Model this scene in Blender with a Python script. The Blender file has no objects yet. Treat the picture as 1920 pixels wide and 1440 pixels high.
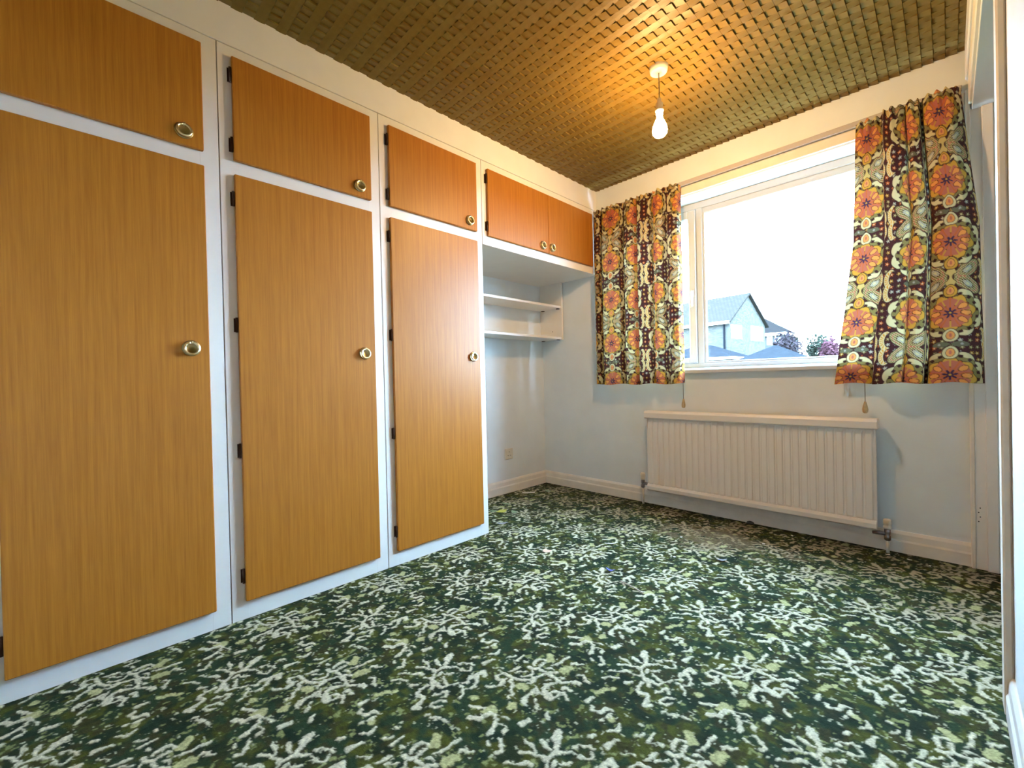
import bpy, math, random
import numpy as np
from mathutils import Matrix, Vector

# ------------------------------------------------------------------ camera, world, exposure
CAM = dict(x=1.9179, y=-2.8731, z=0.8953, yaw=0.7883, pitch=-0.0080, roll=-0.0226, f=813.33)
scene = bpy.context.scene
col = scene.collection

def cam_axes():
    y, p, r = CAM['yaw'], CAM['pitch'], CAM['roll']
    fwd = np.array([-math.sin(y)*math.cos(p), math.cos(y)*math.cos(p), math.sin(p)])
    right = np.array([math.cos(y), math.sin(y), 0.0])
    up = np.cross(right, fwd)
    return fwd, right*math.cos(r)+up*math.sin(r), up*math.cos(r)-right*math.sin(r)

FWD, RIGHT, UP = cam_axes()
CPOS = np.array([CAM['x'], CAM['y'], CAM['z']])
cd = bpy.data.cameras.new('camera'); co = bpy.data.objects.new('camera', cd); col.objects.link(co)
cd.sensor_fit = 'HORIZONTAL'; cd.sensor_width = 36.0; cd.lens = CAM['f']*36.0/1920.0
cd.clip_start = 0.01; cd.clip_end = 400
M = Matrix.Identity(4)
for i in range(3):
    M[i][0], M[i][1], M[i][2], M[i][3] = RIGHT[i], UP[i], -FWD[i], CPOS[i]
co.matrix_world = M
scene.camera = co

SKY = (0.45, 0.71, 1.0)
SKY_STRENGTH = 62.0
LAMP_COL = (1.0, 0.60, 0.25)
LAMP_STRENGTH = 540.0
w = bpy.data.worlds.new('overcast_sky'); scene.world = w; w.use_nodes = True
bg = w.node_tree.nodes['Background']; bg.inputs[0].default_value = (*SKY, 1); bg.inputs[1].default_value = SKY_STRENGTH
vs = scene.view_settings
vs.view_transform = 'Standard'; vs.look = 'None'; vs.gamma = 1.0; vs.use_curve_mapping = False
vs.exposure = 0.45
scene.cycles.max_bounces = 10; scene.cycles.diffuse_bounces = 6; scene.cycles.transparent_max_bounces = 12

def project(P):
    d = np.asarray(P)-CPOS; z = d@FWD
    return 960+CAM['f']*(d@RIGHT)/z, 720-CAM['f']*(d@UP)/z, z

# ------------------------------------------------------------------ helpers
class MB:
    """collects shapes, then links them as one mesh object"""
    def __init__(s): s.v = []; s.f = []; s.sm = []
    def add(s, verts, faces, smooth=False):
        b = len(s.v); s.v += [tuple(map(float, p)) for p in verts]
        s.f += [tuple(b+i for i in fc) for fc in faces]; s.sm += [smooth]*len(faces); return s
    def box(s, lo, hi, bev=0.0):
        lo = list(lo); hi = list(hi)
        if bev <= 0:
            vs_ = [(x, y, z) for z in (lo[2], hi[2]) for y in (lo[1], hi[1]) for x in (lo[0], hi[0])]
            return s.add(vs_, [(0,2,3,1),(4,5,7,6),(0,1,5,4),(2,6,7,3),(0,4,6,2),(1,3,7,5)])
        bev = min(bev, min(h-l for l, h in zip(lo, hi))*0.45)
        vs_ = []; idx = {}
        for cx in (0, 1):
            for cy in (0, 1):
                for cz in (0, 1):
                    c = (cx, cy, cz)
                    for ax in range(3):
                        p = []
                        for k in range(3):
                            e = hi[k] if c[k] else lo[k]
                            if k != ax: e += -bev if c[k] else bev
                            p.append(e)
                        idx[(c, ax)] = len(vs_); vs_.append(p)
        fs = []
        for ax in range(3):
            o = [k for k in range(3) if k != ax]
            for sd in (0, 1):
                q = []
                for a, b in ((0,0),(1,0),(1,1),(0,1)):
                    c = [0]*3; c[ax] = sd; c[o[0]] = a; c[o[1]] = b; q.append(idx[(tuple(c), ax)])
                flip = (sd == 1) == (ax == 1)
                fs.append(tuple(reversed(q)) if flip else tuple(q))
        for ax in range(3):
            o = [k for k in range(3) if k != ax]
            for a in (0, 1):
                for b in (0, 1):
                    c0 = [0]*3; c0[o[0]] = a; c0[o[1]] = b; c1 = list(c0); c1[ax] = 1
                    c0 = tuple(c0); c1 = tuple(c1)
                    fs.append((idx[(c0, o[0])], idx[(c0, o[1])], idx[(c1, o[1])], idx[(c1, o[0])]))
        for cx in (0, 1):
            for cy in (0, 1):
                for cz in (0, 1):
                    c = (cx, cy, cz); fs.append((idx[(c,0)], idx[(c,1)], idx[(c,2)]))
        return s.add(vs_, fs)
    def lathe(s, prof, origin=(0,0,0), axis='z', n=24, smooth=True):
        """prof: list of (r, h)"""
        vs_ = []; fs = []
        for r, h in prof:
            for k in range(n):
                a = 2*math.pi*k/n; p, q = r*math.cos(a), r*math.sin(a)
                t = {'z': (p, q, h), 'x': (h, p, q), 'y': (q, h, p)}[axis]
                vs_.append(tuple(t[i]+origin[i] for i in range(3)))
        m = len(prof)
        for j in range(m-1):
            for k in range(n):
                fs.append((j*n+k, j*n+(k+1) % n, (j+1)*n+(k+1) % n, (j+1)*n+k))
        fs.append(tuple(reversed(range(n)))); fs.append(tuple((m-1)*n+k for k in range(n)))
        return s.add(vs_, fs, smooth)
    def tube(s, pts, r, n=10, smooth=True, closed=False):
        pts = [Vector(p) for p in pts]; vs_ = []; fs = []; m = len(pts)
        rr = r if isinstance(r, (list, tuple)) else [r]*m
        for j, p in enumerate(pts):
            a = pts[(j-1) % m] if (closed or j > 0) else p
            b = pts[(j+1) % m] if (closed or j < m-1) else p
            t = (b-a).normalized()
            u = Vector((0, 0, 1)) if abs(t.z) < 0.9 else Vector((1, 0, 0))
            e1 = t.cross(u).normalized(); e2 = t.cross(e1).normalized()
            for k in range(n):
                an = 2*math.pi*k/n
                vs_.append(tuple(p+e1*rr[j]*math.cos(an)+e2*rr[j]*math.sin(an)))
        for j in range(m if closed else m-1):
            for k in range(n):
                j2 = (j+1) % m
                fs.append((j*n+k, j*n+(k+1) % n, j2*n+(k+1) % n, j2*n+k))
        if not closed:
            fs.append(tuple(reversed(range(n)))); fs.append(tuple((m-1)*n+k for k in range(n)))
        return s.add(vs_, fs, smooth)
    def prism(s, prof, a, b, axis):
        """prof: 2-D polygon over the two other axes (in x,y,z order), swept along axis from a to b"""
        n = len(prof); vs_ = []
        for h in (a, b):
            for p, q in prof:
                vs_.append({'x': (h, p, q), 'y': (p, h, q), 'z': (p, q, h)}[axis])
        fs = [tuple(range(n)), tuple(reversed(range(n, 2*n)))]
        fs += [(k, k+n, (k+1) % n+n, (k+1) % n) for k in range(n)]
        return s.add(vs_, fs)
    def mesh(s, name):
        me = bpy.data.meshes.new(name); me.from_pydata(s.v, [], s.f); me.update()
        import bmesh
        bm = bmesh.new(); bm.from_mesh(me); bmesh.ops.recalc_face_normals(bm, faces=bm.faces); bm.to_mesh(me); bm.free()
        me.polygons.foreach_set('use_smooth', s.sm)
        return me
    def build(s, name, mat, parent=None):
        me = s.mesh(name); me.materials.append(mat)
        o = bpy.data.objects.new(name, me); col.objects.link(o)
        if parent is not None: o.parent = parent
        return o

def tag(o, label, cat=None, group=None, kind=None):
    o['label'] = label
    if cat: o['category'] = cat
    if group: o['group'] = group
    if kind: o['kind'] = kind
    return o
def thing(name, label, cat, loc, group=None, kind=None):
    o = bpy.data.objects.new(name, None); col.objects.link(o); o.location = loc
    o.empty_display_size = 0.05
    return tag(o, label, cat, group, kind)
def struct(name, mb, mat, label):
    o = mb.build(name, mat); o['kind'] = 'structure'; o['label'] = label; return o
def copy_tree(o, parent=None):
    c = o.copy(); col.objects.link(c); c.parent = parent
    for ch in list(o.children): copy_tree(ch, c)
    return c

# ------------------------------------------------------------------ materials
def new_mat(name):
    m = bpy.data.materials.new(name); m.use_nodes = True
    nt = m.node_tree; return m, nt, nt.nodes['Principled BSDF'], nt.nodes, nt.links
def plain(name, c, rough=0.5, metal=0.0, spec=0.5, noise=0.0, nscale=30.0, bump=0.0, bscale=200.0, coat=0.0):
    m, nt, b, N, L = new_mat(name)
    b.inputs['Base Color'].default_value = (*c, 1); b.inputs['Roughness'].default_value = rough
    b.inputs['Metallic'].default_value = metal; b.inputs['Specular IOR Level'].default_value = spec
    b.inputs['Coat Weight'].default_value = coat
    tc = N.new('ShaderNodeTexCoord')
    if noise > 0:
        t = N.new('ShaderNodeTexNoise'); t.inputs['Scale'].default_value = nscale; t.inputs['Detail'].default_value = 4
        L.new(tc.outputs['Object'], t.inputs['Vector'])
        r = N.new('ShaderNodeValToRGB')
        r.color_ramp.elements[0].color = (*[x*(1-noise) for x in c], 1); r.color_ramp.elements[1].color = (*[min(1, x*(1+noise)) for x in c], 1)
        r.color_ramp.elements[0].position = 0.3; r.color_ramp.elements[1].position = 0.7
        L.new(t.outputs['Fac'], r.inputs['Fac']); L.new(r.outputs['Color'], b.inputs['Base Color'])
    if bump > 0:
        t = N.new('ShaderNodeTexNoise'); t.inputs['Scale'].default_value = bscale; t.inputs['Detail'].default_value = 3
        L.new(tc.outputs['Object'], t.inputs['Vector'])
        bp = N.new('ShaderNodeBump'); bp.inputs['Strength'].default_value = bump; bp.inputs['Distance'].default_value = 0.002
        L.new(t.outputs['Fac'], bp.inputs['Height']); L.new(bp.outputs['Normal'], b.inputs['Normal'])
    return m
def wood_mat():
    m, nt, b, N, L = new_mat('teak_veneer')
    tc = N.new('ShaderNodeTexCoord')
    mp = N.new('ShaderNodeMapping'); mp.inputs['Scale'].default_value = (6, 110, 2.2); L.new(tc.outputs['Object'], mp.inputs['Vector'])
    t = N.new('ShaderNodeTexNoise'); t.inputs['Scale'].default_value = 1.0; t.inputs['Detail'].default_value = 6; t.inputs['Roughness'].default_value = 0.6
    L.new(mp.outputs['Vector'], t.inputs['Vector'])
    mp2 = N.new('ShaderNodeMapping'); mp2.inputs['Scale'].default_value = (3, 430, 9); L.new(tc.outputs['Object'], mp2.inputs['Vector'])
    t2 = N.new('ShaderNodeTexNoise'); t2.inputs['Scale'].default_value = 1.0; t2.inputs['Detail'].default_value = 2
    L.new(mp2.outputs['Vector'], t2.inputs['Vector'])
    mx = N.new('ShaderNodeMath'); mx.operation = 'MULTIPLY_ADD'; mx.inputs[1].default_value = 0.35
    L.new(t2.outputs['Fac'], mx.inputs[0])
    m2 = N.new('ShaderNodeMath'); m2.operation = 'MULTIPLY'; m2.inputs[1].default_value = 0.65; L.new(t.outputs['Fac'], m2.inputs[0]); L.new(m2.outputs[0], mx.inputs[2])
    r = N.new('ShaderNodeValToRGB'); e = r.color_ramp.elements
    e[0].position = 0.33; e[0].color = (0.33, 0.105, 0.008, 1); e[1].position = 0.66; e[1].color = (0.47, 0.172, 0.018, 1)
    L.new(mx.outputs[0], r.inputs['Fac']); L.new(r.outputs['Color'], b.inputs['Base Color'])
    b.inputs['Roughness'].default_value = 0.42; b.inputs['Specular IOR Level'].default_value = 0.35
    bp = N.new('ShaderNodeBump'); bp.inputs['Strength'].default_value = 0.08; bp.inputs['Distance'].default_value = 0.001
    L.new(mx.outputs[0], bp.inputs['Height']); L.new(bp.outputs['Normal'], b.inputs['Normal'])
    return m
def glass_mat():
    m, nt, b, N, L = new_mat('window_glass'); N.remove(b); out = N['Material Output']
    tr = N.new('ShaderNodeBsdfTransparent'); tr.inputs[0].default_value = (0.96, 0.985, 0.98, 1)
    gl = N.new('ShaderNodeBsdfGlossy'); gl.inputs['Roughness'].default_value = 0.02
    lw = N.new('ShaderNodeLayerWeight'); lw.inputs['Blend'].default_value = 0.5
    pw_ = N.new('ShaderNodeMath'); pw_.operation = 'POWER'; pw_.inputs[1].default_value = 5; L.new(lw.outputs['Facing'], pw_.inputs[0])
    fr = N.new('ShaderNodeMath'); fr.operation = 'MULTIPLY_ADD'; fr.inputs[1].default_value = 0.7; fr.inputs[2].default_value = 0.025; L.new(pw_.outputs[0], fr.inputs[0])
    mx = N.new('ShaderNodeMixShader'); L.new(fr.outputs[0], mx.inputs[0]); L.new(tr.outputs[0], mx.inputs[1]); L.new(gl.outputs[0], mx.inputs[2])
    L.new(mx.outputs[0], out.inputs[0]); return m
def attr_mat(name, rough, translucent=0.0, tcol=1.0, bumpscale=900.0, bump=0.2, sheen=0.0):
    m, nt, b, N, L = new_mat(name); out = N['Material Output']
    at = N.new('ShaderNodeAttribute'); at.attribute_name = 'pattern'
    tc = N.new('ShaderNodeTexCoord')
    ns = N.new('ShaderNodeTexNoise'); ns.inputs['Scale'].default_value = bumpscale; ns.inputs['Detail'].default_value = 2
    L.new(tc.outputs['Object'], ns.inputs['Vector'])
    mr = N.new('ShaderNodeMapRange'); mr.inputs['To Min'].default_value = 0.72; mr.inputs['To Max'].default_value = 1.28
    L.new(ns.outputs['Fac'], mr.inputs['Value'])
    mu = N.new('ShaderNodeMix'); mu.data_type = 'RGBA'; mu.blend_type = 'MULTIPLY'; mu.inputs[0].default_value = 1.0
    L.new(at.outputs['Color'], mu.inputs[6]); L.new(mr.outputs[0], mu.inputs[7])
    L.new(mu.outputs[2], b.inputs['Base Color']); b.inputs['Roughness'].default_value = rough
    b.inputs['Specular IOR Level'].default_value = 0.15; b.inputs['Sheen Weight'].default_value = sheen
    bp = N.new('ShaderNodeBump'); bp.inputs['Strength'].default_value = bump; bp.inputs['Distance'].default_value = 0.003
    L.new(ns.outputs['Fac'], bp.inputs['Height']); L.new(bp.outputs['Normal'], b.inputs['Normal'])
    if translucent > 0:
        tl = N.new('ShaderNodeBsdfTranslucent'); L.new(mu.outputs[2], tl.inputs['Color'])
        mx = N.new('ShaderNodeMixShader'); mx.inputs[0].default_value = translucent
        L.new(b.outputs[0], mx.inputs[1]); L.new(tl.outputs[0], mx.inputs[2]); L.new(mx.outputs[0], out.inputs[0])
    return m
def brick_mat(name, c1, c2, mortar, scale, rw=0.5, rh=0.25):
    m, nt, b, N, L = new_mat(name)
    tc = N.new('ShaderNodeTexCoord'); t = N.new('ShaderNodeTexBrick'); L.new(tc.outputs['UV'], t.inputs['Vector'])
    t.inputs['Color1'].default_value = (*c1, 1); t.inputs['Color2'].default_value = (*c2, 1); t.inputs['Mortar'].default_value = (*mortar, 1)
    t.inputs['Scale'].default_value = scale; t.inputs['Brick Width'].default_value = rw; t.inputs['Row Height'].default_value = rh; t.inputs['Mortar Size'].default_value = 0.02
    L.new(t.outputs['Color'], b.inputs['Base Color']); b.inputs['Roughness'].default_value = 0.9; b.inputs['Specular IOR Level'].default_value = 0.0
    return m
def emit_mat(name, c, s):
    m, nt, b, N, L = new_mat(name); b.inputs['Base Color'].default_value = (0.9, 0.9, 0.85, 1)
    b.inputs['Emission Color'].default_value = (*c, 1); b.inputs['Emission Strength'].default_value = s; return m

WALL = plain('wall_emulsion', (0.77, 0.83, 0.865), 0.6, spec=0.3, noise=0.03, nscale=6, bump=0.12, bscale=160)
WHITE = plain('white_gloss_paint', (0.86, 0.85, 0.83), 0.32, noise=0.02, nscale=9)
CREAMT = plain('cream_gloss_trim', (0.83, 0.78, 0.70), 0.38, noise=0.05, nscale=14)
UPVC = plain('white_upvc', (0.62, 0.64, 0.66), 0.3)
RADW = plain('radiator_enamel', (0.84, 0.80, 0.76), 0.38)
TEAK = wood_mat()
BRASS = plain('polished_brass', (0.90, 0.78, 0.48), 0.33, metal=1.0)
AGED = plain('aged_brass', (0.42, 0.34, 0.17), 0.3, metal=1.0)
BRONZE = plain('dark_hinge_metal', (0.045, 0.018, 0.010), 0.4, metal=0.6)
CHROME = plain('dull_chrome', (0.28, 0.26, 0.27), 0.3, metal=1.0)
CEIL = plain('olive_gold_ceiling_paint', (0.160, 0.093, 0.014), 0.5, spec=0.25, noise=0.08, nscale=25)
GLASS = glass_mat()
PLASTIC = plain('cream_plastic', (0.72, 0.68, 0.58), 0.35)
BLACK = plain('black_rubber', (0.01, 0.01, 0.012), 0.6)
CORD = plain('grey_cord', (0.22, 0.20, 0.17), 0.8)
BEECH = plain('turned_beech', (0.42, 0.30, 0.15), 0.5, noise=0.1, nscale=80)
RAILP = plain('grey_rail_plastic', (0.50, 0.47, 0.47), 0.25)
BULB = emit_mat('lit_bulb_glass', LAMP_COL, LAMP_STRENGTH)
CARPET = attr_mat('patterned_carpet_pile', 0.95, bumpscale=520, bump=0.6)
CLOTH = attr_mat('printed_curtain_cotton', 0.85, translucent=0.10, bumpscale=1400, bump=0.15)

# ------------------------------------------------------------------ printed and woven patterns (computed, then stored per vertex)
_rng = np.random.default_rng(7)
_TAB = _rng.random((256, 256))
def vnoise(x, y, scale, seed=0):
    x = np.asarray(x)*scale+seed*17.3; y = np.asarray(y)*scale+seed*41.7
    xi = np.floor(x).astype(int); yi = np.floor(y).astype(int); fx = x-xi; fy = y-yi
    fx = fx*fx*(3-2*fx); fy = fy*fy*(3-2*fy); T = lambda a, b: _TAB[(a+seed*13) % 256, b % 256]
    return (T(xi, yi)*(1-fx)+T(xi+1, yi)*fx)*(1-fy)+(T(xi, yi+1)*(1-fx)+T(xi+1, yi+1)*fx)*fy
def sstep(a, b, x):
    t = np.clip((x-a)/(b-a), 0, 1); return t*t*(3-2*t)
def paint(c, colr, mask):
    m = mask[..., None]; return c*(1-m)+np.array(colr)*m

# carpet motif: cream sprig strokes, (width, points) in millimetres around the sprig's middle
STROKES=[(10,[(-109,-44),(-89,-30),(-67,-20),(-49,-14),(-30,-33),(-12,-51),(13,-66)]),
(8,[(-104,-11),(-81,-17)]),
(8,[(-49,-14),(-46,10),(-53,31),(-66,53)]),
(20,[(-70,49),(-76,67)]),
(8,[(-46,10),(-36,25),(-17,43)]),
(8,[(-8,-42),(14,-46),(31,-40),(31,-25),(6,-19),(-8,-12)]),
(8,[(31,-25),(39,-13),(47,0)]),
(12,[(-15,2),(-3,13)]),
(9,[(-114,-89),(-99,-77),(-85,-69),(-78,-52),(-61,-51)]),
(9,[(-44,-51),(-29,-40)]),
(9,[(-49,-100),(-37,-84)]),
(11,[(-14,-68),(-10,-87),(-9,-105),(4,-111),(21,-99),(29,-118),(36,-134)]),
(9,[(31,-81),(42,-66),(40,-50),(53,-42),(61,-53)]),
(9,[(77,-65),(64,-81),(56,-98),(64,-106),(78,-102),(86,-86)]),
(8,[(-106,-125),(-91,-105),(-73,-99)]),
(9,[(-25,-18),(-30,-2)]),
(8,[(-88,20),(-62,11)]),
(8,[(-120,-9),(-98,-11)]),
(12,[(34,-143),(47,-135)]),
(8,[(78,-135),(86,-127)]),
(9,[(99,-130),(117,-113)]),
(12,[(131,-112),(140,-111)]),
(9,[(137,109),(131,104),(127,95),(116,94),(107,101),(106,114),(113,125),(131,129),(150,131),(166,137),(181,146),(191,160),(199,178),(203,196),(203,207)]),
(9,[(136,103),(143,86),(137,68),(126,55),(115,52)]),
(9,[(203,207),(223,216),(239,220),(253,214),(265,210),(277,224),(286,237),(293,247),(308,248)]),
(16,[(295,241),(304,245)]),
(10,[(253,214),(257,198),(249,185),(240,172),(246,159),(261,145)]),
(24,[(264,148),(282,142)]),
(8,[(287,143),(293,162),(292,174),(278,176),(271,166)]),
(11,[(282,175),(299,181),(312,180),(321,171)]),
(9,[(199,178),(205,153),(200,144)]),
(11,[(227,150),(240,139),(249,134),(238,124),(232,113),(230,98),(235,85),(249,77)]),
(16,[(231,90),(243,84)]),
(8,[(249,134),(258,138)]),
(9,[(228,190),(237,199)]),
(8,[(190,159),(209,148)]),
(11,[(152,119),(171,107),(182,89),(193,81),(194,64)]),
(10,[(225,139),(230,125)]),
(10,[(151,200),(168,201),(174,222),(173,238),(174,249)]),
(9,[(174,222),(190,215),(202,217)]),
(8,[(152,218),(148,231),(151,251),(168,260)]),
(8,[(199,256),(208,270),(210,289),(208,304),(212,319)]),
(8,[(117,142),(124,154),(125,171),(130,181)]),
(8,[(143,160),(155,177)]),
(8,[(162,155),(183,177)]),
(8,[(172,189),(181,186)]),
(8,[(195,237),(212,241)]),
(8,[(212,221),(229,240)]),
(8,[(248,224),(261,236)]),
(7,[(66,185),(76,198),(82,211)]),
(7,[(103,194),(99,213),(97,226)]),
(7,[(72,121),(81,134),(93,140)]),
(7,[(120,207),(131,214)]),
(14,[(286,201),(299,207),(308,203)]),
(8,[(236,302),(261,320)]),
(10,[(285,274),(298,286),(315,272),(326,268)]),
(9,[(259,108),(271,98),(283,88)]),
(15,[(172,385),(188,393),(197,408)]),
(9,[(194,412),(201,431),(221,437),(236,425),(245,403),(251,384)]),
(9,[(238,421),(258,427),(271,427),(277,412)]),
(7,[(218,441),(237,452),(252,450)]),
(7,[(155,417),(175,433)]),
(10,[(282,390),(301,380),(310,372),(306,359)]),
(8,[(267,365),(276,362)]),
(9,[(-38,195),(-35,211),(-24,221)]),
(8,[(-25,175),(-14,192),(-13,206)]),
(8,[(11,154),(27,169),(18,197)]),
(13,[(34,113),(35,130),(40,146)]),
(13,[(291,21),(293,34),(296,41)]),
(9,[(310,98),(325,84)]),
(9,[(145,-30),(166,-18)]),
(11,[(364,203),(366,223)]),
(9,[(384,197),(400,186),(411,197)]),
(9,[(-21,55),(-16,72),(1,82),(14,88)]),
(8,[(-5,43),(19,50),(30,65),(22,74)]),
(13,[(55,37),(57,59),(64,87),(79,80)]),
(9,[(64,56),(85,45),(93,29),(90,12),(76,-1),(61,-2)]),
(9,[(53,11),(65,26)]),
(10,[(76,-1),(90,-16),(96,-29)]),
(10,[(-13,114),(-10,120)]),
(9,[(62,232),(67,230)])]
BLOBS=[(26,[(189,120),(201,125)]),
(28,[(164,286),(178,270)]),
(26,[(236,259),(242,281)]),
(22,[(222,39),(226,51)]),
(24,[(187,-15),(194,4)]),
(18,[(-8,198),(-2,196)]),
(12,[(203,433),(206,449)]),
(12,[(362,254),(380,281)]),
(10,[(-80,272),(-59,298)]),
(20,[(125,-1),(129,-2)])]

TX, TY, A0 = 0.453, 0.443, (0.835, -2.098)
def carpet_tile(n=288):
    gx, gy = np.meshgrid((np.arange(n)+.5)/n*TX, (np.arange(n)+.5)/n*TY, indexing='ij')
    wob = 0.009*(vnoise(gx, gy, 80, 3)-.5)+0.006*(vnoise(gx, gy, 230, 13)-.5)
    wx = 0.007*(vnoise(gx, gy, 95, 5)-.5)+.003*(vnoise(gx, gy, 240, 15)-.5); wy = 0.007*(vnoise(gx, gy, 95, 6)-.5)+.003*(vnoise(gx, gy, 240, 16)-.5)
    def draw(strokes):
        m = np.full((n, n), 9.0)
        for wd, pts in strokes:
            pts = [(a/1000, b/1000) for a, b in pts]
            for (ax, ay), (bx, by) in zip(pts[:-1], pts[1:]):
                mx, my = (ax+bx)/2, (ay+by)/2
                X = (gx+wx-mx+TX/2) % TX-TX/2; Y = (gy+wy-my+TY/2) % TY-TY/2
                dx, dy = bx-ax, by-ay; L2 = dx*dx+dy*dy+1e-9
                t = np.clip((X*dx+Y*dy)/L2, -.5, .5)
                d = np.hypot(X-t*dx, Y-t*dy)-wd/2000.0
                m = np.minimum(m, d)
        return m
    a = sstep(0.0016, -0.0010, draw(STROKES)+wob*.62)
    b = sstep(0.0016, -0.0008, draw(BLOBS)+wob*.9)
    return a, b
def carpet_colour(x, y):
    a, b = carpet_tile(); n = a.shape[0]
    ui = ((x-A0[0])/TX % 1)*n-.5; vi = ((y-A0[1])/TY % 1)*n-.5
    def samp(T):
        i = np.floor(ui).astype(int); j = np.floor(vi).astype(int); fx = ui-i; fy = vi-j
        return (T[i % n, j % n]*(1-fx)+T[(i+1) % n, j % n]*fx)*(1-fy)+(T[i % n, (j+1) % n]*(1-fx)+T[(i+1) % n, (j+1) % n]*fx)*fy
    A = samp(a); B = samp(b)
    c = np.zeros(x.shape+(3,)); c[:] = (0.017, 0.036, 0.016)
    px, py = x % TX, y % TY                       # blotches repeat with the weave
    n1 = vnoise(x, y, 26, 1)*.6+vnoise(x, y, 60, 2)*.4
    c = paint(c, (0.058, 0.064, 0.009), sstep(.42, .68, n1))
    n2 = vnoise(x, y, 30, 4)*.6+vnoise(x, y, 75, 8)*.4
    c = paint(c, (0.030, 0.028, 0.010), .8*sstep(.50, .70, n2))
    c = paint(c, (0.006, 0.016, 0.010), .8*sstep(.52, .75, vnoise(x, y, 34, 9)))
    n3 = vnoise(x, y, 62, 11)*.6+vnoise(x, y, 150, 12)*.4
    c = paint(c, (0.20, 0.22, 0.085), sstep(.70, .77, n3))
    n4 = vnoise(x, y, 85, 24)*.6+vnoise(x, y, 200, 25)*.4
    c = paint(c, (0.46, 0.45, 0.32), .8*sstep(.77, .82, n4))
    c = paint(c, (0.42, 0.41, 0.20), B)
    c = paint(c, (0.60, 0.57, 0.42), A)
    c = c*(.76+.48*_rng.random(x.shape))[..., None]*(.8+.4*vnoise(x, y, 150, 27))[..., None]     # tufts
    # worn, trodden fawn patch and dust by the radiator
    wr = np.exp(-(((x-1.02)/.42)**2+((y+.42)/.26)**2))*(vnoise(x, y, 14, 20)*.7+vnoise(x, y, 80, 21)*.6)
    c = paint(c, (0.23, 0.165, 0.095), np.clip(sstep(.30, .75, wr), 0, .5))
    # window-end shade and warm lamplight, with some dirt, painted in: cream goes tan
    shade_tan = sstep(-1.0, -.35, y)*(.35+.75*vnoise(x, y, 5, 26))*A
    c = paint(c, (0.30, 0.22, 0.12), np.clip(shade_tan, 0, .75))
    # dark border along the window wall: painted shade plus some edge grime
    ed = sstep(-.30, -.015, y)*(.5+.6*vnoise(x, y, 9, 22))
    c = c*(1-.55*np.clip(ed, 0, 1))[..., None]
    return c, A

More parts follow.
